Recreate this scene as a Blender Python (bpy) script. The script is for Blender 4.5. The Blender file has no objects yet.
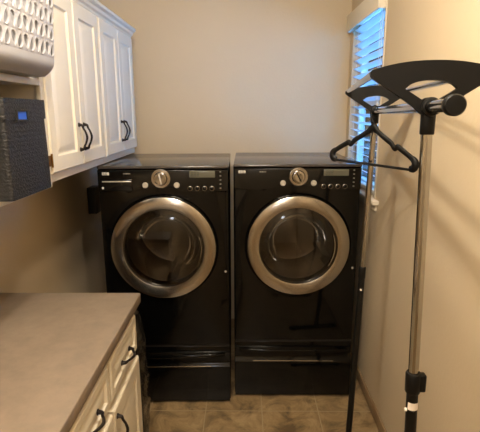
import bpy, bmesh, math, random
from mathutils import Vector, Matrix
random.seed(7)
PI = math.pi
sc = bpy.context.scene
COL = sc.collection

# ------------------------------------------------------------------ materials
def lin(c):
    return tuple(((v/255)/12.92 if v/255 <= .04045 else ((v/255+.055)/1.055)**2.4) for v in c) + (1,)

def mat(name, rgb, rough=.5, metal=0, noise=None, bump=None, spec=.5, coat=0, aniso=0, trans=0):
    """noise=(scale, amount 0..1, rgb2) colour mottling; bump=(scale, strength, distance)"""
    m = bpy.data.materials.new(name); m.use_nodes = True
    nt = m.node_tree; b = nt.nodes['Principled BSDF']
    b.inputs['Base Color'].default_value = lin(rgb)
    b.inputs['Roughness'].default_value = rough
    b.inputs['Metallic'].default_value = metal
    b.inputs['Specular IOR Level'].default_value = spec
    b.inputs['Coat Weight'].default_value = coat
    b.inputs['Coat Roughness'].default_value = .04
    b.inputs['Transmission Weight'].default_value = trans
    tc = nt.nodes.new('ShaderNodeTexCoord')
    if noise:
        n = nt.nodes.new('ShaderNodeTexNoise'); n.inputs['Scale'].default_value = noise[0]
        n.inputs['Detail'].default_value = 8; n.inputs['Roughness'].default_value = .65
        nt.links.new(tc.outputs['Object'], n.inputs['Vector'])
        r = nt.nodes.new('ShaderNodeValToRGB')
        r.color_ramp.elements[0].position = .5-.5*noise[1]-.001; r.color_ramp.elements[1].position = .5+.5*noise[1]
        r.color_ramp.elements[0].color = lin(noise[2]); r.color_ramp.elements[1].color = lin(rgb)
        nt.links.new(n.outputs['Fac'], r.inputs['Fac']); nt.links.new(r.outputs['Color'], b.inputs['Base Color'])
    if bump:
        n2 = nt.nodes.new('ShaderNodeTexNoise'); n2.inputs['Scale'].default_value = bump[0]; n2.inputs['Detail'].default_value = 4
        nt.links.new(tc.outputs['Object'], n2.inputs['Vector'])
        bp = nt.nodes.new('ShaderNodeBump'); bp.inputs['Strength'].default_value = bump[1]; bp.inputs['Distance'].default_value = bump[2]
        nt.links.new(n2.outputs['Fac'], bp.inputs['Height']); nt.links.new(bp.outputs['Normal'], b.inputs['Normal'])
    if aniso:
        b.inputs['Anisotropic'].default_value = aniso; b.inputs['Anisotropic Rotation'].default_value = .25
        t = nt.nodes.new('ShaderNodeTangent'); t.direction_type = 'RADIAL'; t.axis = 'Y'
        nt.links.new(t.outputs['Tangent'], b.inputs['Tangent'])
    return m

M = {}
M['wall'] = mat('tan_wall_paint', (196,178,150), .75, noise=(3,.8,(190,172,144)), bump=(60,.25,.004), spec=.25)
M['ceiling'] = mat('ceiling_paint', (225,216,198), .9, bump=(40,.2,.004))
M['trim'] = mat('tan_trim', (140,116,86), .5)
M['white'] = mat('cream_cabinet_paint', (212,202,182), .42, noise=(14,.7,(206,196,176)))
M['casing'] = mat('window_casing_paint', (216,205,186), .5)
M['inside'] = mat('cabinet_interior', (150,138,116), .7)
M['counter'] = mat('taupe_laminate', (134,118,102), .5, noise=(16,.6,(108,95,82)), bump=(90,.12,.002))
M['bronze'] = mat('oil_rubbed_bronze', (30,24,22), .35, metal=.5)
M['brass'] = mat('old_brass', (150,112,60), .35, metal=1)
M['enamel'] = mat('black_enamel', (5,5,5), .09, spec=.28, coat=0)
M['enamel_top'] = mat('dark_speckled_top', (66,60,56), .15, noise=(60,.6,(50,46,44)), spec=.5)
M['panel'] = mat('black_gloss_panel', (8,8,8), .12, spec=.35)
M['seam'] = mat('dark_gasket', (8,8,8), .6)
M['steel'] = mat('brushed_steel', (176,170,162), .22, metal=1, aniso=.75)
M['chrome'] = mat('chrome', (168,165,160), .09, metal=1)
M['drum'] = mat('drum_steel', (150,142,130), .3, metal=1)
M['silver'] = mat('silver_plastic', (196,190,180), .3, metal=.5)
M['mark'] = mat('pale_print', (190,186,178), .5)
M['dimprint'] = mat('dim_print', (104,100,92), .5)
M['lcd'] = mat('grey_display', (88,86,74), .25)
M['lcdseg'] = mat('display_segments', (34,36,30), .4)
M['blackplastic'] = mat('black_plastic', (9,8,7), .5, spec=.22, bump=(160,.12,.001))
M['blackmetal'] = mat('black_painted_tube', (10,9,8), .45, spec=.25)
M['hanger'] = mat('hanger_plastic', (9,8,8), .45, spec=.3)
M['sticker'] = mat('white_sticker', (226,216,204), .6)
M['slat'] = None
M['basket'] = mat('grey_white_plastic', (146,144,148), .5)
M['blue'] = mat('blue_plastic', (30,74,170), .4)
M['bag'] = mat('black_bag_plastic', (22,21,20), .16, bump=(26,1,.03), coat=.6)
M['rubber'] = mat('dark_rubber', (16,15,15), .7)
M['box'] = mat('dark_box', (30,26,22), .5)

def woven():
    m = bpy.data.materials.new('woven_black_fibre'); m.use_nodes = True
    nt = m.node_tree; b = nt.nodes['Principled BSDF']
    tc = nt.nodes.new('ShaderNodeTexCoord')
    w = nt.nodes.new('ShaderNodeTexWave'); w.bands_direction = 'Z'; w.inputs['Scale'].default_value = 22
    w.inputs['Distortion'].default_value = 7; w.inputs['Detail'].default_value = 2; w.inputs['Detail Scale'].default_value = 4
    nt.links.new(tc.outputs['Object'], w.inputs['Vector'])
    n = nt.nodes.new('ShaderNodeTexNoise'); n.inputs['Scale'].default_value = 70
    nt.links.new(tc.outputs['Object'], n.inputs['Vector'])
    mx = nt.nodes.new('ShaderNodeMath'); mx.operation = 'ADD'
    nt.links.new(w.outputs['Fac'], mx.inputs[0]); nt.links.new(n.outputs['Fac'], mx.inputs[1])
    bp = nt.nodes.new('ShaderNodeBump'); bp.inputs['Strength'].default_value = .5; bp.inputs['Distance'].default_value = .002
    nt.links.new(mx.outputs[0], bp.inputs['Height']); nt.links.new(bp.outputs['Normal'], b.inputs['Normal'])
    r = nt.nodes.new('ShaderNodeValToRGB')
    r.color_ramp.elements[0].color = lin((11,11,13)); r.color_ramp.elements[1].color = lin((28,27,30))
    r.color_ramp.elements[0].position = .4; r.color_ramp.elements[1].position = 1.0
    mm = nt.nodes.new('ShaderNodeMath'); mm.operation = 'MULTIPLY'; mm.inputs[1].default_value = .6
    nt.links.new(mx.outputs[0], mm.inputs[0]); nt.links.new(mm.outputs[0], r.inputs['Fac'])
    nt.links.new(r.outputs['Color'], b.inputs['Base Color'])
    b.inputs['Roughness'].default_value = .5
    return m
M['woven'] = woven()

def tile_mat():
    m = bpy.data.materials.new('stone_look_tile'); m.use_nodes = True
    nt = m.node_tree; b = nt.nodes['Principled BSDF']; N = nt.nodes.new; L = nt.links.new
    tc = N('ShaderNodeTexCoord'); mp = N('ShaderNodeMapping')
    # grout lines pass x = 0.095, y = 2.29, pitch 0.32
    mp.inputs['Location'].default_value = (-.095+3.2, -2.29+6.4, 0)
    L(tc.outputs['Object'], mp.inputs['Vector'])
    br = N('ShaderNodeTexBrick'); br.offset = 0; br.squash = 1
    br.inputs['Scale'].default_value = 1; br.inputs['Brick Width'].default_value = .32; br.inputs['Row Height'].default_value = .32
    br.inputs['Mortar Size'].default_value = .0035; br.inputs['Mortar Smooth'].default_value = .3; br.inputs['Bias'].default_value = 0
    br.inputs['Color1'].default_value = (.75,.75,.75,1); br.inputs['Color2'].default_value = (1,1,1,1)
    L(mp.outputs['Vector'], br.inputs['Vector'])
    n = N('ShaderNodeTexNoise'); n.inputs['Scale'].default_value = 7; n.inputs['Detail'].default_value = 9; n.inputs['Roughness'].default_value = .68; n.inputs['Distortion'].default_value = .8
    L(tc.outputs['Object'], n.inputs['Vector'])
    r = N('ShaderNodeValToRGB'); e = r.color_ramp.elements
    e[0].position = .36; e[0].color = lin((92,74,52)); e[1].position = .66; e[1].color = lin((166,142,106))
    k = e.new(.5); k.color = lin((138,115,82))
    L(n.outputs['Fac'], r.inputs['Fac'])
    mul = N('ShaderNodeMixRGB'); mul.blend_type = 'MULTIPLY'; mul.inputs['Fac'].default_value = .5
    L(r.outputs['Color'], mul.inputs['Color1']); L(br.outputs['Color'], mul.inputs['Color2'])
    mix = N('ShaderNodeMixRGB'); mix.inputs['Color2'].default_value = lin((152,134,106))
    L(br.outputs['Fac'], mix.inputs['Fac']); L(mul.outputs['Color'], mix.inputs['Color1'])
    L(mix.outputs['Color'], b.inputs['Base Color'])
    b.inputs['Roughness'].default_value = .38
    bp = N('ShaderNodeBump'); bp.inputs['Strength'].default_value = .5; bp.inputs['Distance'].default_value = .003; bp.invert = True
    L(br.outputs['Fac'], bp.inputs['Height']); L(bp.outputs['Normal'], b.inputs['Normal'])
    return m
M['tile'] = tile_mat()

def slat_mat():
    m = bpy.data.materials.new('white_blind_slat'); m.use_nodes = True
    nt = m.node_tree; nt.nodes.clear(); N = nt.nodes.new; L = nt.links.new
    o = N('ShaderNodeOutputMaterial'); d = N('ShaderNodeBsdfDiffuse'); t = N('ShaderNodeBsdfTranslucent'); mx = N('ShaderNodeMixShader')
    d.inputs['Color'].default_value = lin((232,228,220)); t.inputs['Color'].default_value = lin((225,228,232))
    mx.inputs['Fac'].default_value = .55
    L(d.outputs[0], mx.inputs[1]); L(t.outputs[0], mx.inputs[2]); L(mx.outputs[0], o.inputs['Surface'])
    return m
M['slat'] = slat_mat()

def tinted_glass(name, tint, rough=.02, refl=.0, ior=1.5):
    m = bpy.data.materials.new(name); m.use_nodes = True
    nt = m.node_tree; nt.nodes.clear(); N = nt.nodes.new; L = nt.links.new
    o = N('ShaderNodeOutputMaterial'); g = N('ShaderNodeBsdfGlossy'); t = N('ShaderNodeBsdfTransparent'); mx = N('ShaderNodeMixShader')
    f = N('ShaderNodeFresnel'); f.inputs['IOR'].default_value = ior
    g.inputs['Roughness'].default_value = rough; g.inputs['Color'].default_value = (1,1,1,1)
    t.inputs['Color'].default_value = tint
    if refl:
        a = N('ShaderNodeMath'); a.operation = 'ADD'; a.inputs[1].default_value = refl; L(f.outputs[0], a.inputs[0]); L(a.outputs[0], mx.inputs['Fac'])
    else: L(f.outputs[0], mx.inputs['Fac'])
    L(t.outputs[0], mx.inputs[1]); L(g.outputs[0], mx.inputs[2]); L(mx.outputs[0], o.inputs['Surface'])
    return m
M['doorglass'] = tinted_glass('smoked_door_glass', (.40,.37,.33,1), .03, .0)
M['bowl'] = tinted_glass('clear_glass_bowl', (.9,.88,.85,1), .06, ior=1.18)
M['pane'] = tinted_glass('window_glass', (.95,.97,1,1))

# ------------------------------------------------------------------ mesh helpers
def NB(): return bmesh.new()
def box(bm, x0, x1, y0, y1, z0, z1, bev=0, seg=2):
    r = bmesh.ops.create_cube(bm, size=1)
    vs = r['verts']
    bmesh.ops.scale(bm, vec=(x1-x0, y1-y0, z1-z0), verts=vs)
    bmesh.ops.translate(bm, vec=((x0+x1)/2, (y0+y1)/2, (z0+z1)/2), verts=vs)
    if bev:
        es = list({e for v in vs for e in v.link_edges})
        bmesh.ops.bevel(bm, geom=es, offset=bev, segments=seg, profile=.5, affect='EDGES', clamp_overlap=True)
    return bm
def obj(name, bm, m, parent=None, smooth=True, angle=35, loc=None, rot=None):
    bmesh.ops.recalc_face_normals(bm, faces=bm.faces[:])
    me = bpy.data.meshes.new(name); bm.to_mesh(me); bm.free()
    if smooth:
        for p in me.polygons: p.use_smooth = True
        me.set_sharp_from_angle(angle=math.radians(angle))
    if m: me.materials.append(m)
    o = bpy.data.objects.new(name, me); COL.objects.link(o)
    if parent: o.parent = parent
    if loc: o.location = loc
    if rot: o.rotation_euler = rot
    return o
def thing(name, label, cat, loc=(0,0,0), rz=0, group=None):
    o = bpy.data.objects.new(name, None); COL.objects.link(o); o.empty_display_size = .1
    o.location = loc; o.rotation_euler = (0,0,rz); o['label'] = label; o['category'] = cat
    if group: o['group'] = group
    return o
def tag(o, label, cat, group=None):
    o['label'] = label; o['category'] = cat
    if group: o['group'] = group
    return o
def struct(name, bm, m, parent=None, **k):
    o = obj(name, bm, m, parent, **k)
    if not parent: o['kind'] = 'structure'
    return o
def copy_tree(o, parent=None):
    kids = [c for c in bpy.data.objects if c.parent == o]
    c = o.copy(); COL.objects.link(c)
    if parent: c.parent = parent
    for k in kids: copy_tree(k, c)
    return c
def lathe(bm, prof, n=64, axis='Z', closed=False, off=(0,0,0)):
    """prof = [(r, h)...] revolved about the axis"""
    rings = []
    for (r, h) in prof:
        ring = []
        for i in range(n):
            a = 2*PI*i/n; c, s = math.cos(a)*r, math.sin(a)*r
            p = (c, s, h) if axis == 'Z' else ((c, h, s) if axis == 'Y' else (h, c, s))
            ring.append(bm.verts.new((p[0]+off[0], p[1]+off[1], p[2]+off[2])) if r > 1e-6 or i == 0 else None)
        if r <= 1e-6: ring = [ring[0]]*n
        rings.append(ring)
    m = len(rings)
    for j in range(m if closed else m-1):
        A, B = rings[j], rings[(j+1) % m]
        for i in range(n):
            q = [A[i], A[(i+1)%n], B[(i+1)%n], B[i]]
            u = []
            for v in q:
                if v not in u: u.append(v)
            if len(u) >= 3:
                try: bm.faces.new(u)
                except ValueError: pass
    return bm
def tube(bm, pts, rad, n=12, caps=True, flat=None, up=None):
    """tube through 3-D points; rad a number or list; flat=(a,b) scales the cross-section"""
    pts = [Vector(p) for p in pts]; k = len(pts)
    rad = rad if isinstance(rad, (list, tuple)) else [rad]*k
    prev = None; rings = []
    for i, p in enumerate(pts):
        t = (pts[min(i+1,k-1)]-pts[max(i-1,0)]).normalized()
        if prev is None:
            a = Vector(up) if up else (Vector((0,0,1)) if abs(t.z) < .9 else Vector((0,1,0)))
            u = (a - t*a.dot(t)).normalized()
        else: u = (prev - t*prev.dot(t)).normalized()
        prev = u; w = t.cross(u)
        fa, fb = flat if flat else (1,1)
        rings.append([bm.verts.new(p + (u*math.cos(2*PI*j/n)*fa + w*math.sin(2*PI*j/n)*fb)*rad[i]) for j in range(n)])
    for A, B in zip(rings, rings[1:]):
        for j in range(n): bm.faces.new([A[j], A[(j+1)%n], B[(j+1)%n], B[j]])
    if caps:
        bm.faces.new(rings[0][::-1]); bm.faces.new(rings[-1])
    return bm
def smooth_path(pts, n=6):
    """Catmull-Rom through points"""
    P = [Vector(p) for p in pts]; P = [P[0]*2-P[1]] + P + [P[-1]*2-P[-2]]
    out = []
    for i in range(1, len(P)-2):
        for s in range(n):
            t = s/n; a, b, c, d = P[i-1], P[i], P[i+1], P[i+2]
            out.append(.5*((2*b)+(c-a)*t+(2*a-5*b+4*c-d)*t*t+(3*b-a-3*c+d)*t*t*t))
    out.append(P[-2]); return out
def prism(bm, outline, t0, t1, fn):
    """outline [(u,v)], extruded from t0 to t1; fn(u,v,t)->xyz"""
    A = [bm.verts.new(fn(u,v,t0)) for u,v in outline]; B = [bm.verts.new(fn(u,v,t1)) for u,v in outline]
    n = len(A)
    bm.faces.new(A); bm.faces.new(B[::-1])
    for i in range(n): bm.faces.new([A[i], B[i], B[(i+1)%n], A[(i+1)%n]])
    return bm
def ring_prism(bm, outer, inner, t0, t1, fn):
    """plate with a hole; outer and inner have the same number of points"""
    n = len(outer)
    V = [[bm.verts.new(fn(u,v,t)) for u,v in L] for L in (outer, inner) for t in (t0, t1)]
    o0, o1, i0, i1 = V
    for i in range(n):
        j = (i+1)%n
        bm.faces.new([o0[i], o0[j], i0[j], i0[i]]); bm.faces.new([o1[i], i1[i], i1[j], o1[j]])
        bm.faces.new([o0[i], o1[i], o1[j], o0[j]]); bm.faces.new([i0[i], i0[j], i1[j], i1[i]])
    return bm

# ------------------------------------------------------------------ room
XL, XR, YB, YF, ZC = -1.075, .724, 3.33, -1.7, 2.62
WY0, WY1, WZ0, WZ1 = 2.53, 3.24, 1.19, 2.27      # window opening in right wall
b = NB(); box(b, XL-.1, XR+.1, YF-.1, YB+.1, -.1, 0); struct('floor', b, M['tile'], smooth=False)
b = NB(); box(b, XL-.1, XR+.1, YF-.1, YB+.1, ZC, ZC+.1); struct('ceiling', b, M['ceiling'], smooth=False)
b = NB(); box(b, XL-.1, XR+.1, YB, YB+.1, 0, ZC); struct('wall_back', b, M['wall'], smooth=False)
b = NB(); box(b, XL-.1, XR+.1, YF-.1, YF, 0, ZC); struct('wall_front', b, M['wall'], smooth=False)
b = NB(); box(b, XL-.1, XL, YF, YB, 0, ZC); struct('wall_left', b, M['wall'], smooth=False)
b = NB()
box(b, XR, XR+.12, YF, WY0, 0, ZC); box(b, XR, XR+.12, WY1, YB, 0, ZC)
box(b, XR, XR+.12, WY0, WY1, 0, WZ0); box(b, XR, XR+.12, WY0, WY1, WZ1, ZC)
struct('wall_right', b, M['wall'], smooth=False)
# baseboards
def baseboard(name, pts):
    b = NB()
    for (x0,x1,y0,y1) in pts: box(b, x0, x1, y0, y1, 0, .075, .004)
    struct(name, b, M['trim'])
baseboard('baseboard_right', [(XR-.013, XR-.0005, YF, YB)])
baseboard('baseboard_back', [(XL, XR-.013, YB-.013, YB-.0005)])

# window: frame in the opening, with two sashes of glass
w = thing('window_1', 'window', 'window'); del w['label']; del w['category']; w['kind'] = 'structure'
b = NB()
xf0, xf1 = XR+.055, XR+.10
box(b, xf0, xf1, WY0, WY0+.035, WZ0, WZ1, .003); box(b, xf0, xf1, WY1-.035, WY1, WZ0, WZ1, .003)
box(b, xf0, xf1, WY0+.035, WY1-.035, WZ0, WZ0+.035, .003); box(b, xf0, xf1, WY0+.035, WY1-.035, WZ1-.035, WZ1, .003)
box(b, xf0, xf1, WY0+.035, WY1-.035, 1.70, 1.74, .003)
obj('window_frame', b, M['casing'], w)
for z0, z1 in ((WZ0+.035, 1.70), (1.74, WZ1-.035)):
    b = NB(); box(b, XR+.072, XR+.078, WY0+.035, WY1-.035, z0, z1); obj('window_pane', b, M['pane'], w, smooth=False)
b = NB(); box(b, XR-.006, XR-.0005, WY0-.035, WY0-.015, WZ0, ZC, .002); struct('trim_1', b, M['casing'])
b = NB(); box(b, XR-.034, XR+.055, WY0-.10, WY1+.03, WZ0-.024, WZ0-.0005, .004)
box(b, XR-.014, XR-.0005, WY0-.08, WY1+.02, WZ0-.06, WZ0-.0245, .003)
obj('window_sill', b, M['casing'], w)
# blind
bl = thing('window_blind', 'white horizontal slatted blind with cream valance covering the window on right wall', 'blind', (XR+.028, (WY0+WY1)/2, WZ0))
BY0, BY1 = WY0-.02, WY1+.01
h = NB(); yc = (BY0+BY1)/2
box(h, -.072, -.064, -(BY1-BY0)/2, (BY1-BY0)/2, .99, 1.095, .003)
box(h, -.064, -.0285, -(BY1-BY0)/2, -(BY1-BY0)/2+.008, .99, 1.095, .002)
box(h, -.064, -.0285, (BY1-BY0)/2-.008, (BY1-BY0)/2, .99, 1.095, .002)
obj('valance', h, M['casing'], bl)
hw = (WY1-WY0)/2-.012
h = NB(); box(h, -.014, .020, -hw, hw, 1.030, 1.072, .003); obj('head_rail', h, M['casing'], bl)
tilt = math.radians(22)
for k in range(20):
    z = .058 + k*.0490
    s = NB(); box(s, -.0245, .0245, -hw, hw, -.0013, .0013)
    for v in s.verts: v.co.z += .0025*(1-(v.co.x/.0245)**2)
    o = obj('slat', s, M['slat'], bl, smooth=False, loc=(.001, 0, z), rot=(0, tilt, 0))
h = NB(); box(h, -.014, .022, -hw, hw, .005, .03, .004); obj('bottom_rail', h, M['casing'], bl)
for yy in (-hw+.09, hw-.09):
    h = NB(); tube(h, [(-.021, yy, .02), (-.021, yy, 1.04)], .0012, 6); obj('ladder_cord', h, M['casing'], bl)
h = NB(); tube(h, [(-.0275, -hw+.03, .52), (-.0275, -hw+.03, 1.04)], .0015, 6)
lathe(h, [(0,0),(.006,.004),(.005,.025),(.002,.035)], 12, off=(-.0275, -hw+.03, .49)); obj('pull_cord', h, M['casing'], bl)

# ------------------------------------------------------------------ washer and dryer
def make_machine(kind):
    W, D, H = .343, .733, 1.391
    base = .365
    CX, CZ, RO = (-.010, .948, .282) if kind == 'washer' else (.012, .941, .282)
    if kind == 'washer':
        t = thing('washing_machine', 'black front load washer at left with detergent drawer beside its dial, on pedestal drawer', 'washing machine')
    else:
        t = thing('clothes_dryer', 'black front load dryer at right by the window wall, on pedestal drawer', 'dryer')
    # body shell with a round door opening
    b = NB(); n = 96
    x0, x1, z0, z1 = -W, W, base, H-.016
    def rect(inset, y):
        out = []
        for i in range(n):
            a = 2*PI*i/n; dx, dz = math.cos(a), math.sin(a)
            xa, xb, za, zb = x0+inset, x1-inset, z0+inset, z1-inset
            s = 1e9
            if dx > 1e-9: s = min(s, (xb-CX)/dx)
            if dx < -1e-9: s = min(s, (xa-CX)/dx)
            if dz > 1e-9: s = min(s, (zb-CZ)/dz)
            if dz < -1e-9: s = min(s, (za-CZ)/dz)
            out.append(Vector((CX+dx*s, y, CZ+dz*s)))
        for cx, cz in ((xa,za),(xa,zb),(xb,za),(xb,zb)):     # snap nearest to corners
            i = min(range(n), key=lambda i: (out[i]-Vector((cx,y,cz))).length); out[i] = Vector((cx,y,cz))
        return out
    def circ(r, y): return [Vector((CX+r*math.cos(2*PI*i/n), y, CZ+r*math.sin(2*PI*i/n))) for i in range(n)]
    loops = [circ(.215,.06), circ(.215,.012), circ(RO+.004,.010), circ(RO+.012, 0), rect(.014,0), rect(.004,.004), rect(0,.014), rect(0,D)]
    L = [[b.verts.new(p) for p in lp] for lp in loops]
    for A, B in zip(L, L[1:]):
        for i in range(n):
            b.faces.new([A[i], A[(i+1)%n], B[(i+1)%n], B[i]])
    b.faces.new(L[-1])
    bmesh.ops.remove_doubles(b, verts=b.verts[:], dist=1e-5)
    body = obj('body', b, M['enamel'], t, angle=30)
    b = NB(); box(b, -W-.001, W+.001, -.004, D, H-.016, H, .006, 3); obj('top_panel', b, M['enamel_top'], t)['label'] = 'dark grey speckled top panel'
    # drum
    b = NB(); lathe(b, [(.213,.05),(.226,.07),(.230,.13),(.230,.46),(.18,.475),(.06,.468),(0,.462)], 64, 'Y', off=(CX,0,CZ))
    drum = obj('drum', b, M['drum'], t)
    for k in range(3):
        a = 2*PI*k/3+.6 + (0.9 if kind != 'washer' else 0)
        b = NB(); cx, cz = CX+.205*math.cos(a), CZ+.205*math.sin(a)
        pr = [(-.03,-.02),(-.012,.022),(.012,.022),(.03,-.02)]
        prism(b, pr, .11, .43, lambda u,v,tt: (cx - math.sin(a)*u - math.cos(a)*v, tt, cz + math.cos(a)*u - math.sin(a)*v))
        obj('paddle', b, M['drum'], drum)
    # door
    b = NB(); lathe(b, [(.277,.006),(RO,-.004),(RO,-.020),(.280,-.026),(.275,-.029),(.244,-.0315),(.221,-.030),(.2165,-.0285),(.2150,-.026),(.2145,-.008),(.2145,.006)], 128, 'Y', closed=True, off=(0,0,0))
    ring = obj('door', b, M['steel'], t, loc=(CX, 0, CZ)); ring['label'] = 'round brushed steel door ring'
    b = NB(); lathe(b, [(.214,-.016),(.19,-.023),(.15,-.032),(.1,-.038),(.05,-.041),(0,-.042)], 96, 'Y')
    obj('door_glass', b, M['doorglass'], ring)['label'] = 'smoked convex glass'
    b = NB(); lathe(b, [(.2095,.0),(.185,.004),(.165,.03),(.15,.085),(.125,.125),(.07,.145),(0,.15)], 64, 'Y')
    obj('glass_bowl', b, M['bowl'], ring)
    b = NB(); tube(b, [(.202*math.cos(a), -.0245+.0, .202*math.sin(a)) for a in [math.radians(x) for x in range(-34, 21, 3)]], [.0015]+[.0042]*17+[.0015], 8)
    obj('door_handle', b, M['chrome'], ring)
    # control panel with an arched lower edge
    b = NB()
    out = [(-W+.003, H-.020), (-W+.003, 1.259), (-.20, 1.254)]
    for i in range(17):
        s = i/16; x = -.18+.34*s; z = 1.252+.030*math.sin(PI*s)**.8; out.append((x, z))
    out += [(.19, 1.254), (W-.003, 1.256), (W-.003, H-.020)]
    prism(b, out[::-1], -.014, .006, lambda u,v,tt: (u, tt, v))
    es = [e for e in b.edges if all(abs(v.co.y+.014) < 1e-6 for v in e.verts)]
    bmesh.ops.bevel(b, geom=es, offset=.005, segments=3, affect='EDGES', profile=.5)
    cp = obj('control_panel', b, M['panel'], t)
    yf = -.014
    def disc(name, x, z, prof, m, n=32):
        b = NB(); lathe(b, prof, n, 'Y'); return obj(name, b, m, cp, loc=(x, yf, z))
    kx = -.011 if kind == 'washer' else .005
    b = NB(); k = disc('dial_ring', kx, 1.326, [(.050,.001),(.050,-.004),(.047,-.007),(.036,-.007),(.036,.001)], M['steel'], 48)
    kn = disc('dial', kx, 1.326, [(.035,.001),(.034,-.016),(.031,-.022),(.024,-.0235),(.012,-.021),(0,-.0215)], M['chrome'], 40)
    g = NB(); box(g, -.0035, .0035, -.0275, -.021, -.026, .026, .001); o = obj('dial_pointer', g, M['silver'] if kind == 'washer' else M['panel'], kn); o.rotation_euler = (0, (-.2 if kind == 'washer' else -.5), 0)
    for dx in (-.082, .082):
        disc('push_button', kx+dx, 1.292, [(.0155,.001),(.0155,-.004),(.013,-.007),(0,-.0075)], M['silver'], 28)
    for i in range(4):
        bt = disc('option_button', .140+i*.038, 1.274, [(.0128,.001),(.0128,-.003),(.0112,-.0035),(.0112,-.002)], M['steel'], 24)
        g = NB(); lathe(g, [(.011,.0),(.0105,-.004),(.008,-.0055),(0,-.006)], 20, 'Y'); obj('button_cap', g, M['panel'], bt)
    g = NB(); box(g, .138, .272, yf-.003, yf+.003, 1.331, 1.366, .002); scn = obj('display', g, M['lcd'], cp)
    g = NB()
    for i in range(3):
        xx = .148+i*.015
        for (a0,a1,c0,c1) in ((0,.010,0,.0025),(0,.010,.0105,.013),(0,.010,.021,.0235),(0,.0025,0,.0235),(.0075,.010,0,.0235)):
            box(g, xx+a0, xx+a1, yf-.0035, yf-.002, 1.337+c0, 1.337+c1)
    obj('display_digit', g, M['lcdseg'], scn, smooth=False)
    for i in range(5):
        g = NB(); box(g, .295, .304, yf-.002, yf+.001, 1.272+i*.0215, 1.278+i*.0215, .0008); obj('indicator_light', g, M['dimprint'], cp)
    # badge with the two letters
    g = NB(); box(g, -.315, -.278, yf-.002, yf+.001, 1.345, 1.360, .0035); bd = obj('badge', g, M['mark'], cp)
    cu = bpy.data.curves.new('letters', 'FONT'); cu.body = 'LG'; cu.size = .0165; cu.align_x = 'CENTER'; cu.align_y = 'CENTER'; cu.extrude = .0004
    tmp = bpy.data.objects.new('tmp', cu); COL.objects.link(tmp)
    me = bpy.data.meshes.new_from_object(tmp.evaluated_get(bpy.context.evaluated_depsgraph_get())); bpy.data.objects.remove(tmp)
    me.materials.clear(); me.materials.append(M['lcdseg'])
    o = bpy.data.objects.new('badge_letters', me); COL.objects.link(o); o.parent = bd; o.location = (-.2965, yf-.0024, 1.3525); o.rotation_euler = (PI/2, 0, 0)
    if kind == 'washer':
        g = NB(); box(g, -.322, -.160, yf-.005, yf+.004, 1.262, 1.325, .004); dd = obj('detergent_drawer', g, M['panel'], cp)
        g = NB(); box(g, -.316, -.164, yf-.0085, yf-.004, 1.309, 1.3155, .002); obj('drawer_grip', g, M['silver'], dd)
        g = NB(); lathe(g, [(.006,.002),(.006,-.003),(0,-.004)], 16, 'Y'); obj('drawer_mark', g, M['mark'], dd, loc=(-.313, yf-.004, 1.279))
    g = NB(); box(g, -.205, -.168, yf-.0006-(.005 if kind == 'washer' else 0)+.0045*(kind == 'washer'), yf+.001, 1.350, 1.355); obj('printed_strip', g, M['dimprint'], cp, smooth=False)
    # small round cap on the right side of the front
    g = NB(); lathe(g, [(.006,.002),(.006,-.002),(0,-.003)], 16, 'Y'); obj('screw_cap', g, M['silver'], t, loc=(W-.022, 0, .81))
    # seam strip between machine and pedestal
    g = NB(); box(g, -W+.006, W-.006, .012, D-.01, .352, base, 0); obj('gasket', g, M['seam'], t)
    # pedestal
    p = NB(); box(p, -W, W, .016, D, .006, .353, .008, 3); ped = obj('pedestal', p, M['enamel'], t)
    dr = NB()
    # drawer front profile (y,z): full-height face with scooped grip near the top
    pf = [(.016,.010),(-.004,.012),(-.008,.018),(-.008,.226),(-.006,.236),(.004,.246),(.008,.262),(.010,.300),(.004,.318),(.016,.320)]
    A = [dr.verts.new((-W+.004, y, z)) for y,z in pf]; B = [dr.verts.new((W-.004, y, z)) for y,z in pf]
    for i in range(len(pf)-1): dr.faces.new([A[i], B[i], B[i+1], A[i+1]])
    dr.faces.new(A[::-1]); dr.faces.new(B); dr.faces.new([A[-1], B[-1], B[0], A[0]])
    d = obj('pedestal_drawer', dr, M['enamel'], t, angle=50)
    g = NB(); xs = [i/14*2-1 for i in range(15)]
    tube(g, [(x*(W-.03), -.020+.026*x**4, .306-.004*x*x) for x in xs], .011, 12, flat=(1,.55)); obj('drawer_handle', g, M['enamel'], d)
    g = NB(); tube(g, [(x*.235, -.0075, .238) for x in xs], .0032, 8); obj('trim_line', g, M['chrome'], d)
    for sx in (-1,1):
        for y in (.07, D-.07):
            g = NB(); lathe(g, [(0,0),(.026,0),(.026,.005),(.014,.006),(.014,.0075),(0,.0075)], 20); obj('foot', g, M['rubber'], ped, loc=(sx*(W-.05), y, 0))
    return t
a1 = math.radians(1.1)
wm = make_machine('washer'); wm.location = (-.7711+.343*math.cos(a1), 2.359+.343*math.sin(a1), 0); wm.rotation_euler = (0,0,a1)
dm = make_machine('dryer'); dm.location = (-.0628+.343, 2.433, 0)

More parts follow.
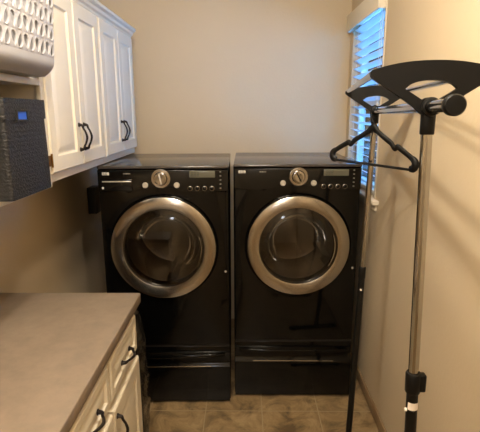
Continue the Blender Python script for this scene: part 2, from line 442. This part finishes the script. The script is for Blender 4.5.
# ------------------------------------------------------------------ cabinet fronts
def panel_front(name, x, y0, y1, z0, z1, parent, t=.02, fr=.062, raised=True, arch=0):
    """cabinet front facing +x: slab with framed, recessed and raised panel. outer face at x+t"""
    b = NB()
    X = x+t
    def loop(ins, xx): return [b.verts.new((xx, y0+ins, z0+ins)), b.verts.new((xx, y1-ins, z0+ins)), b.verts.new((xx, y1-ins, z1-ins)), b.verts.new((xx, y0+ins, z1-ins))]
    Ls = [loop(0,x), loop(0,X-.005), loop(.006,X), loop(fr,X), loop(fr+.006,X-.008), loop(fr+.014,X-.009), loop(fr+.040,X-.0015), loop(fr+.044,X-.001)]
    for A, B in zip(Ls, Ls[1:]):
        for i in range(4): b.faces.new([A[i], A[(i+1)%4], B[(i+1)%4], B[i]])
    b.faces.new(Ls[0][::-1]); b.faces.new(Ls[-1])
    return obj(name, b, M['white'], parent, angle=12)
def pull(x, y, z, parent, L=.105, vertical=True, name='handle'):
    """bronze arched pull on a face at x"""
    g = NB()
    q = [(-.5,.004),(-.47,.016),(-.36,.020),(-.22,.028),(0,.034),(.22,.028),(.36,.020),(.47,.016),(.5,.004)]
    rr = [.0075,.0060,.0048,.0045,.0055,.0045,.0048,.0060,.0075]
    P = smooth_path([(x+o, y, z+s*L) if vertical else (x+o, y+s*L, z) for s,o in q], 4)
    R = []
    for i in range(len(rr)-1): R += [rr[i]+(rr[i+1]-rr[i])*k/4 for k in range(4)]
    R.append(rr[-1])
    tube(g, P, R, 10)
    for s in (-.5,.5):
        c = (x, y, z+s*L) if vertical else (x, y+s*L, z)
        lathe(g, [(0,.0),(.010,.0005),(.010,.003),(.005,.006),(0,.006)], 16, 'X', off=c)
    return obj(name, g, M['bronze'], parent)

# upper cabinets: two two-door units and a run of open cubby shelving nearer the camera
UX = -.755; UZ0, UZ1 = 1.397, 2.15
def wall_cabinet(y0, y1, label):
    c = thing('wall_cabinet', label, 'cabinet', (0,0,0), 0, None)
    b = NB(); box(b, XL+.001, UX, y0+.0005, y1-.0005, UZ0, UZ1, .002); obj('body', b, M['white'], c)
    ym = (y0+y1)/2
    for (a, e, hy) in ((y0+.010, ym-.002, ym-.032), (ym+.002, y1-.010, ym+.030)):
        d = panel_front('door', UX+.0003, a, e, UZ0+.036, UZ1-.018, c)
        pull(UX+.0203, hy, 1.556, d, .108)
    for (yy) in (y0+.006, y1-.006):
        pass
    return c
c1 = wall_cabinet(1.722, 2.428, 'cream two-door wall cabinet beside the open cubby')
for z in (1.485, 2.05):
    g = NB(); box(g, UX+.0192, UX+.0215, 1.692, 1.7225, z-.020, z+.020, .001); tube(g, [(UX+.0235, 1.7255, z-.026), (UX+.0235, 1.7255, z+.026)], .004, 8); obj('hinge', g, M['brass'], c1)
c2 = wall_cabinet(2.430, 3.136, 'cream two-door wall cabinet over the washer, nearest the back wall')
# crown moulding
g = NB()
prof = [(UX+.001,UZ1-.014),(UX+.008,UZ1-.012),(UX+.012,UZ1-.002),(UX+.022,UZ1+.006),(UX+.026,UZ1+.018),(UX+.040,UZ1+.028),(UX+.044,UZ1+.040),(UX+.001,UZ1+.040)]
prism(g, prof, .40, 3.160, lambda u,v,tt: (u, tt, v))
tag(obj('crown_moulding', g, M['white'], angle=20), 'stepped cream crown moulding along the top of the wall cabinets', 'moulding')
# cubby shelving
cy0, cy1 = .76, 1.720
cub = thing('open_shelf_cabinet', 'cream open wall cabinet holding black bin and laundry basket', 'cabinet')
g = NB()
box(g, XL+.001, UX, cy0, cy0+.018, UZ0-.012, UZ1, .001); box(g, XL+.001, UX, cy1-.018, cy1, UZ0-.012, UZ1, .001)
box(g, XL+.001, UX, cy0+.018, cy1-.018, UZ1-.018, UZ1, .001); box(g, XL+.001, UX, cy0+.018, cy1-.018, UZ0-.012, UZ0+.004, .001)
obj('body', g, M['white'], cub)
g = NB(); box(g, XL+.0015, XL+.008, cy0+.0185, cy1-.0185, UZ0+.0045, UZ1-.0185); obj('back_panel', g, M['inside'], cub, smooth=False)
g = NB(); box(g, XL+.0085, UX, cy0+.0185, cy1-.0185, 1.762, 1.780, .001); obj('shelf', g, M['white'], cub)
g = NB()
box(g, UX+.0003, UX+.019, cy1-.030, cy1, UZ0-.012, UZ1-.016, .003); box(g, UX+.0003, UX+.019, cy0, cy0+.03, UZ0-.012, UZ1-.016, .003)
box(g, UX+.0003, UX+.019, cy0+.03, cy1-.030, UZ0-.012, UZ0+.005, .003); box(g, UX+.0003, UX+.019, cy0+.03, cy1-.030, 1.757, 1.7815, .003)
obj('face_frame', g, M['white'], cub)

# black woven bin
bn = thing('storage_bin', 'black woven cube storage bin with a blue handle slot', 'bin', (-.845, 1.478, 1.4025))
g = NB()
hx, hy, hh = .150, .143, .300
def rr(hx, hy, z, r=.012, n=4):
    o = []
    for (sx, sy, a0) in ((1,1,0),(-1,1,90),(-1,-1,180),(1,-1,270)):
        for k in range(n+1):
            a = math.radians(a0+90*k/n); o.append((sx*(hx-r)+r*math.cos(a), sy*(hy-r)+r*math.sin(a), z))
    return o
loops = [rr(hx,hy,0), rr(hx,hy,.004), rr(hx-.001,hy-.001,.15), rr(hx-.003,hy-.003,hh), rr(hx-.009,hy-.009,hh), rr(hx-.009,hy-.009,.01)]
Ls = [[g.verts.new(p) for p in lp] for lp in loops]
for A, B in zip(Ls, Ls[1:]):
    for i in range(len(A)): g.faces.new([A[i], A[(i+1)%len(A)], B[(i+1)%len(B)], B[i]])
g.faces.new(Ls[0][::-1]); g.faces.new(Ls[-1])
obj('body', g, M['woven'], bn)
g = NB()
for z0, z1, w_ in ((.240,.300,.1505),):
    o_ = [(x*1.012, y*1.012) for x,y,z in rr(hx,hy,0)]; i_ = [(x*.995, y*.995) for x,y,z in rr(hx,hy,0)]
    ring_prism(g, o_, i_, z0, hh+.003, lambda u,v,tt: (u,v,tt))
obj('rim_band', g, M['woven'], bn)
g = NB(); ring_prism(g, [(-.036,-.017),(.036,-.017),(.036,.017),(-.036,.017)], [(-.030,-.012),(.030,-.012),(.030,.012),(-.030,.012)], .1505, .1560, lambda u,v,tt: (tt, u-.038, v+.252))
obj('handle_frame', g, M['rubber'], bn, smooth=False)
g = NB(); box(g, .1505, .1530, -.068, -.008, .240, .264); obj('handle_slot', g, M['blue'], bn, smooth=False)['label'] = 'blue handle opening'

# laundry basket with rows of teardrop holes, lying in front on the upper shelf
bk = thing('laundry_basket', 'grey white plastic laundry basket with rows of teardrop holes', 'basket', (-.812, 1.352, 1.7825))
BW, BD, BH = .300, .170, .29     # half length (y), half depth (x), height
def tear(cy, cz, flip, s=1.0, n=20):
    pts = []
    for k in range(n):
        a = 2*PI*k/n
        y = math.sin(a)*math.sin(a/2)**1.1*.0170; z = math.cos(a)*.0195
        if flip: z = -z
        pts.append((cy + y*s + z*.18*(-1 if flip else 1), cz + z*s))
    return pts
# front wall (facing +x) : boolean-free grid, each cell a quad with a teardrop cut
g = NB()
cellw, cellh = .0370, .0515
ncol, nrow = 15, 4
ystart = -ncol*cellw/2; zstart = .060
def fw(u, v, off=0):       # curved wall: flare outward with height, rounded towards the base and ends
    x = BD - .012 + .05*v + off
    e = abs(u)/(BW+.04*v)
    if e > .9: x -= .05*((e-.9)/.1)**2
    if v < .045: x -= .034*((.045-v)/.045)**2
    return (x, u*(1+.10*v), v)
def cell(y0, y1, z0, z1, flip):
    cy, cz = (y0+y1)/2, (z0+z1)/2
    t = tear(cy, cz, flip)
    n = len(t); out = []
    for (py, pz) in t:
        a = math.atan2((pz-cz)/(z1-z0), (py-cy)/(y1-y0)); dx, dz = math.cos(a), math.sin(a)
        s = .5/max(abs(dx), abs(dz)); out.append((cy+dx*s*(y1-y0), cz+dz*s*(z1-z0)))
    for c in ((y0,z0),(y0,z1),(y1,z0),(y1,z1)):
        i = min(range(n), key=lambda i: (out[i][0]-c[0])**2+(out[i][1]-c[1])**2); out[i] = c
    th = .004
    A = [g.verts.new(fw(*p)) for p in out]; B = [g.verts.new(fw(*p)) for p in t]
    B1 = [g.verts.new(fw(cy+(p[0]-cy)*1.18, cz+(p[1]-cz)*1.12, .0022)) for p in t]
    C = [g.verts.new(fw(p[0], p[1], -th)) for p in t]; Dv = [g.verts.new(fw(p[0], p[1], -th)) for p in out]
    for i in range(n):
        j = (i+1)%n
        for q in ([A[i],A[j],B1[j],B1[i]], [B1[i],B1[j],B[j],B[i]], [B[i],B[j],C[j],C[i]], [C[i],C[j],Dv[j],Dv[i]]):
            try: g.faces.new(q)
            except ValueError: pass
for r_ in range(nrow):
    for c_ in range(ncol):
        cell(ystart+c_*cellw, ystart+(c_+1)*cellw, zstart+r_*cellh, zstart+(r_+1)*cellh, c_%2 == 1)
bmesh.ops.remove_doubles(g, verts=g.verts[:], dist=2e-5)
# the rest of the front: strips below, above, sides
def strip(u0, u1, v0, v1, nu, nv):
    for off in (0, -.004):
        V = [[g.verts.new(fw(u0+(u1-u0)*i/nu, v0+(v1-v0)*j/nv, off)) for i in range(nu+1)] for j in range(nv+1)]
        for j in range(nv):
            for i in range(nu): g.faces.new([V[j][i], V[j][i+1], V[j+1][i+1], V[j+1][i]])
yend = ystart+ncol*cellw; zend = zstart+nrow*cellh
strip(-BW, BW, 0, zstart, 24, 10); strip(-BW, BW, zend, BH, 24, 2)
strip(-BW, ystart, zstart, zend, 4, 8); strip(yend, BW, zstart, zend, 4, 8)
# ends, back and floor
def xf(v): return fw(0, v)[0]
nv = 12
for s in (-1, 1):
    for off in (0, .004):
        V = []
        for j in range(nv+1):
            v = BH*j/nv; p = fw(s*BW, v); row = []
            for i in range(9):
                k = i/8; xx = p[0]*(1-k) + (-BD-.03*v)*k
                ins = (.034*((.045-v)/.045)**2 if v < .045 else 0)*math.sin(PI*min(1,k*2.5)/2 if k < .4 else PI/2)
                row.append(g.verts.new((xx, s*(abs(p[1]) - off - ins), v)))
            V.append(row)
        for j in range(nv):
            for i in range(8): g.faces.new([V[j][i], V[j][i+1], V[j+1][i+1], V[j+1][i]])
V = []
for j in range(nv+1):
    v = BH*j/nv; ins = .034*((.045-v)/.045)**2 if v < .045 else 0
    V.append([g.verts.new((-BD-.03*v, (i/12*2-1)*(BW*(1+.1*v)-ins), v)) for i in range(13)])
for j in range(nv):
    for i in range(12): g.faces.new([V[j][i], V[j][i+1], V[j+1][i+1], V[j+1][i]])
box(g, -BD+.001, xf(0), -BW+.036, BW-.036, 0, .004)
obj('body', g, M['basket'], bk, angle=30)
g = NB()
def rimloop(d):
    o_ = []
    X1, X0, Yh = fw(0,BH)[0]+d, -BD-.03*BH-d, BW*(1+.1*BH)+d
    for (cx, cy, a0) in ((X1-.03, Yh-.03, 0), (X0+.03, Yh-.03, 90), (X0+.03, -Yh+.03, 180), (X1-.03, -Yh+.03, 270)):
        for k in range(6):
            a = math.radians(a0+90*k/5); o_.append((cx+.03*math.cos(a), cy+.03*math.sin(a)))
    return o_
ring_prism(g, rimloop(.016), rimloop(-.006), BH-.008, BH+.006, lambda u,v,tt: (u,v,tt))
obj('rim', g, M['basket'], bk)

# small dark box on the left wall behind the washer
g = NB(); box(g, XL+.0005, XL+.06, 3.04, 3.16, .985, 1.165, .004); tag(obj('utility_box', g, M['box']), 'small dark box on left wall just behind the washer', 'wall box')

# ------------------------------------------------------------------ base cabinets and worktop
CFX = -.472
ys = [1.745-.385*i for i in range(6)]
def base_unit(y0, y1, label):
    c = thing('base_cabinet', label, 'cabinet')
    b = NB(); box(b, XL+.001, CFX, y0+.0005, y1-.0005, .10, .873, .001); box(b, XL+.001, CFX-.06, y0+.0005, y1-.0005, 0, .0995)
    obj('body', b, M['white'], c)
    d = panel_front('drawer', CFX+.0003, y0+.010, y1-.010, .700, .852, c, fr=.030)
    pull(CFX+.0203, (y0+y1)/2, .770, d, .105, False)
    dd = panel_front('door', CFX+.0003, y0+.006, y1-.006, .125, .664, c, t=.024)
    pull(CFX+.0243, y0+.034, .575, dd, .105)
    return c
labs = ['cream base cabinet at the far end of the worktop, beside the washer', 'cream base cabinet nearer the camera, cut off by bottom edge of the photo']
for i in range(4):
    if i < 2: base_unit(ys[i+1], ys[i], labs[i])
b = NB(); box(b, XL+.001, CFX, .35, ys[2]-.001, .10, .873); box(b, XL+.001, CFX-.06, .35, ys[2]-.001, 0, .0995)
c = thing('base_cabinet', 'plain cream base cabinet under the near end of worktop', 'cabinet'); obj('body', b, M['white'], c)
b = NB(); box(b, XL+.0005, -.445, .33, 1.812, .8735, .9155, .004, 3)
tag(obj('countertop', b, M['counter'], angle=40), 'taupe mottled laminate countertop along the left wall', 'countertop')

# black bag standing between the cabinet end and the washer
g = NB()
bmesh.ops.create_uvsphere(g, u_segments=40, v_segments=36, radius=1)
for v in g.verts:
    x, y, z = v.co
    q = max(abs(z), 1e-6)
    z2 = (z+1)/2
    wdt = (1-abs(z)**6)**.5
    r0 = math.hypot(x, y) or 1
    ang = math.atan2(y, x)
    fold = 1+.05*math.sin(ang*9+z*4)+.04*math.sin(ang*17-z*9)+.03*math.sin(z*23+ang*3)
    top = 1-.12*max(0, z2-.8)/.2
    v.co = Vector((x/r0*wdt*.125*fold*top, y/r0*wdt*.130*fold*top, .0+z2*.83))
for v in g.verts:
    if v.co.z < .004: v.co.z = .002
tag(obj('plastic_bag', g, M['bag'], loc=(-.590, 1.91, 0), angle=60), 'tall crinkled black plastic bag standing between cabinet end and washer', 'bag')

# ------------------------------------------------------------------ garment rack
R0 = Vector((.541, 1.95, 0)); R1 = Vector((.391, 1.0, 0))      # rear and front uprights
ax = (R1-R0); ax.z = 0; ax.normalize()                          # towards the camera
sd = Vector((-ax.y, ax.x, 0))                                   # to the right in the photo
if sd.x < 0: sd = -sd
rk = thing('garment_rack', 'black and chrome garment rack with wing shaped top brackets beside right wall', 'garment rack', (R0+R1)/2)
base0 = (R0+R1)/2
def W_(p, s=0, z=0, a=0):       # world point from upright foot p: s sideways, a along axis
    return p + sd*s + ax*a + Vector((0,0,z)) - base0
HZ = 1.666
# wing brackets: outline in (side, z-HZ)
def wing(P, name='wing_bracket'):
    g = NB()
    outer = []
    N_ = 20
    for i in range(N_+1):                        # upper arc left tip to right tip
        s = -1+2*i/N_; outer.append((s*.122, .100-.018*abs(s)**2.2))
    outer += [(.1255,.078), (.124,.069), (.117,.0625), (.086,.0425), (.052,.020), (.030,.004)]
    outer += [(.018,-.008),(.008,-.014),(0,-.015),(-.008,-.014),(-.018,-.008)]
    outer += [(-.030,.004), (-.052,.020), (-.086,.0425), (-.117,.0625), (-.124,.069), (-.1255,.078)]
    inner = []
    for (s, z) in outer:
        # hole: flattened triangle with rounded corners
        a = math.atan2(z-.044, s); best = None
        tri = smooth_hole
        # intersect ray from (0,.040)
        d = (math.cos(a), math.sin(a)); r = .001
        while inside(d[0]*r, .044+d[1]*r) and r < .2: r += .0006
        inner.append((d[0]*r, .044+d[1]*r))
    ring_prism(g, outer, inner, -.011, .011, lambda u,v,tt: W_(P, u, HZ+v, tt))
    es = [e for e in g.edges if e.is_manifold and abs(e.calc_face_angle(0)) > 1.2]
    bmesh.ops.bevel(g, geom=es, offset=.003, segments=2, affect='EDGES')
    return obj(name, g, M['blackplastic'], rk)
smooth_hole = None
def inside(s, z):
    # top arc follows the wing, sides slope to the hub
    top = .060-.014*(abs(s)/.052)**2.4
    low = .021 if abs(s) < .018 else .021+(abs(s)-.018)*.64
    return abs(s) < .053 and z < top and z > low
for P in (R0, R1): wing(P)
# three chrome rails
def rail(s, dz, a0, a1, r, name='rail', rise=0):
    g = NB(); L_ = (R1-R0).length
    p0 = R0 + sd*s + ax*a0; p1 = R1 + sd*s + ax*a1
    tube(g, [p0 + Vector((0,0,HZ+dz)) - base0, p1 + Vector((0,0,HZ+dz+rise)) - base0], r, 24); return obj(name, g, M['chrome'], rk)
rail(-.114, .078, 0, 0, .0085)
rail(.114, .078, 0, 0, .0085)
mid = rail(0, 0, -.03, .178, .0130, rise=.007)
def disc_along(P, a, z, prof, m, par, name, n=32):
    g = NB(); lathe(g, prof, n, 'Z')
    q = ax.to_track_quat('Z', 'Y').to_matrix().to_4x4(); g.transform(Matrix.Translation(W_(P, 0, z, a)) @ q)
    return obj(name, g, m, par)
disc_along(R1, .175, HZ+.007, [(0,0),(.0165,0),(.0190,.004),(.0190,.018),(.0165,.022),(0,.023)], M['blackplastic'], mid, 'end_cap')
disc_along(R0, -.055, HZ, [(0,0),(.0165,0),(.0190,.004),(.0190,.018),(.0165,.022),(0,.023)], M['blackplastic'], mid, 'end_cap')
for P, lean, zb in ((R0, Vector((-.036,0,0)), 0), (R1, Vector((.050,0,0)), 0)):
    # tee collar gripping the rail, and clamp rings either side
    g = NB(); lathe(g, [(.0140,-.052),(.0152,-.050),(.0155,-.012),(.013,.004)], 28, 'Z')
    g.transform(Matrix.Translation(W_(P, 0, HZ))); hub = obj('top_collar', g, M['blackplastic'], rk)
    for a in (-.020, .020):
        disc_along(P, a-.009, HZ+(.006 if P is R1 else 0), [(.0137,0),(.0185,.002),(.020,.009),(.0185,.016),(.0137,.018)], M['blackplastic'], hub, 'clamp_ring')
    # upper chrome tube then lower painted tube
    top = W_(P, 0, HZ-.050); foot = W_(P, 0, .03) + lean
    f = lambda z: top + (foot-top)*((HZ-.050-z)/(HZ-.050-.03))
    zj = 1.025 if P is R1 else .965
    g = NB(); tube(g, [f(HZ-.03), f(zj-.02)], .0122, 24)
    pole = obj('upper_pole', g, M['chrome'], rk)
    g = NB(); tube(g, [f(zj-.01), f(.02)], .0140, 24); low = obj('lower_pole', g, M['blackmetal'], rk)
    g = NB()
    c = f(zj); 
    tube(g, [f(zj+.020), f(zj+.016), f(zj-.030), f(zj-.034)], ([.0160,.0185,.0185,.0165] if P is R1 else [.0142,.0158,.0158,.0145]), 24)
    cl = obj('lock_collar', g, M['blackplastic'], rk)
    if P is R1:
        g = NB(); box(g, -.012, .008, -.010, .010, -.028, .018, .004, 3); g.transform(Matrix.Translation(c+Vector((.020,-.004,0))))
        obj('lock_lever', g, M['blackplastic'], cl)
        g = NB(); ring = []
        cz = f(.958)
        for z_ in (-.010, .010):
            ring.append([g.verts.new(cz + Vector(((.0146*math.cos(a)), .0146*math.sin(a), z_))) for a in [math.radians(x) for x in range(-150, -20, 10)]])
        for i in range(len(ring[0])-1): g.faces.new([ring[0][i], ring[0][i+1], ring[1][i+1], ring[1][i]])
        obj('sticker', g, M['sticker'], low)['label'] = 'small white sticker'
        g = NB(); lathe(g, [(0,0),(.0045,.001),(.0045,.006),(0,.0075)], 14, 'X'); g.transform(Matrix.Translation(f(.945)+Vector((-.020,-.004,0))))
        obj('lock_button', g, M['sticker'], low)
    else:
        g = NB(); lathe(g, [(0,0),(.0045,.001),(.0045,.006),(0,.0075)], 14, 'Y'); g.transform(Matrix.Translation(f(zj-.085)+Vector((-.003,-.0205,0))))
        obj('lock_button', g, M['sticker'], low)
    # foot bar with rubber ends
    g = NB(); fb = foot.copy(); fb.z = 0
    tube(g, [fb - sd*.17 + Vector((0,0,.026)), fb + sd*.13 + Vector((0,0,.026))], .014, 16); bar = obj('foot_bar', g, M['blackmetal'], rk)
    for s in (-.17, .13):
        g = NB(); lathe(g, [(0,0),(.020,0),(.022,.01),(.020,.042),(0,.044)], 20); g.transform(Matrix.Translation(fb+sd*s)); obj('foot_cap', g, M['rubber'], bar)

# ------------------------------------------------------------------ hanger on the rear end of the rack
hg = thing('clothes_hanger', 'black plastic clothes hanger hanging from rear end of the garment rack', 'hanger', (.521, 1.877, HZ+.0130))
hg.rotation_euler = (0, math.radians(2.0), math.radians(-49)); hg.scale = (.95, 1.15, 1.2)
# local: x across, z up; the hook rests on the rail at the origin
g = NB(); hk = [(.000,0,.0055),(-.010,0,.004),(-.0175,0,-.004),(-.0215,0,-.016),(-.0185,0,-.030),(-.008,0,-.042),(0,0,-.052),(0,0,-.074)]
hk = [(.020,0,-.014),(.014,0,-.001),(0,0,.0055)] + hk[1:]
tube(g, smooth_path(hk, 5), .0026, 10); obj('hook', g, M['hanger'], hg)
def P2(l): return [(x, 0, z) for x, z in l]
g = NB()
half = [(.000,-.062),(.022,-.078),(.060,-.098),(.090,-.112),(.103,-.124),(.112,-.128),(.120,-.122),(.140,-.130),(.175,-.146),(.200,-.160)]
for s in (-1, 1):
    P = smooth_path(P2([(s*x, z) for x, z in half]), 4)
    tube(g, P, [1.12*(.0115 if i < 4 else .0085) for i in range(len(P))], 10, flat=(1,.62))
    # rounded shoulder end, folding back to the trouser bar
    P = smooth_path(P2([(s*.190,-.153),(s*.203,-.163),(s*.207,-.174),(s*.200,-.184),(s*.184,-.188)]), 5)
    tube(g, P, [.0095+.0065*math.sin(PI*min(1,i/(len(P)-1))) for i in range(len(P))], 12, flat=(1,.62))
# solid web at the neck
prism(g, [(-.030,-.086),(0,-.060),(.030,-.086),(0,-.078)], -.005, .005, lambda u,v,tt: (u, tt, v))
tube(g, P2([(-.197,-.190),(0,-.190),(.197,-.190)]), .0046, 10)
obj('frame', g, M['hanger'], hg)

# ------------------------------------------------------------------ camera
cd = bpy.data.cameras.new('camera'); cam = bpy.data.objects.new('camera', cd); COL.objects.link(cam)
cd.sensor_fit = 'HORIZONTAL'; cd.sensor_width = 36; cd.lens = 36*455.66/480; cd.clip_start = .05
pit, yaw, rol = math.radians(12.82), math.radians(.658), math.radians(-.18)
F = Vector((-math.sin(yaw)*math.cos(pit), math.cos(yaw)*math.cos(pit), -math.sin(pit)))
R = Vector((math.cos(yaw), math.sin(yaw), 0)); U = R.cross(F)
R2 = R*math.cos(rol)+U*math.sin(rol); U2 = -R*math.sin(rol)+U*math.cos(rol)
mw = Matrix.Identity(4)
for i in range(3): mw[i][0] = R2[i]; mw[i][1] = U2[i]; mw[i][2] = -F[i]
mw[2][3] = 1.6619
cam.matrix_world = mw
sc.camera = cam

# ------------------------------------------------------------------ light
def point(loc, e, col, r):
    l = bpy.data.lights.new('bulb_or_fill', 'POINT'); l.energy = e; l.color = col; l.shadow_soft_size = r
    o = bpy.data.objects.new('bulb_or_fill', l); COL.objects.link(o); o.location = loc; return o
WARM = (1, .91, .765)
point((-.26, .95, 2.50), 44, WARM, .035)
point((-.04, 1.08, 2.50), 30, WARM, .035)
point((-.20, -.60, 2.45), 34, WARM, .05)  # added warm fill light behind the camera, no real fixture
point((-.35, -1.35, 1.9), 9, (.80,.87,1), .12)  # added cool fill from behind to lift the left wall, no lamp there
wd = bpy.data.worlds.new('sky'); sc.world = wd; wd.use_nodes = True
bg = wd.node_tree.nodes['Background']; bg.inputs['Color'].default_value = (.11,.42,1,1); bg.inputs['Strength'].default_value = 16

vs = sc.view_settings
sc.display_settings.display_device = 'sRGB'
vs.view_transform = 'Standard'; vs.look = 'None'; vs.exposure = .17; vs.gamma = 1; vs.use_curve_mapping = False
sc.cycles.max_bounces = 8; sc.cycles.transparent_max_bounces = 12
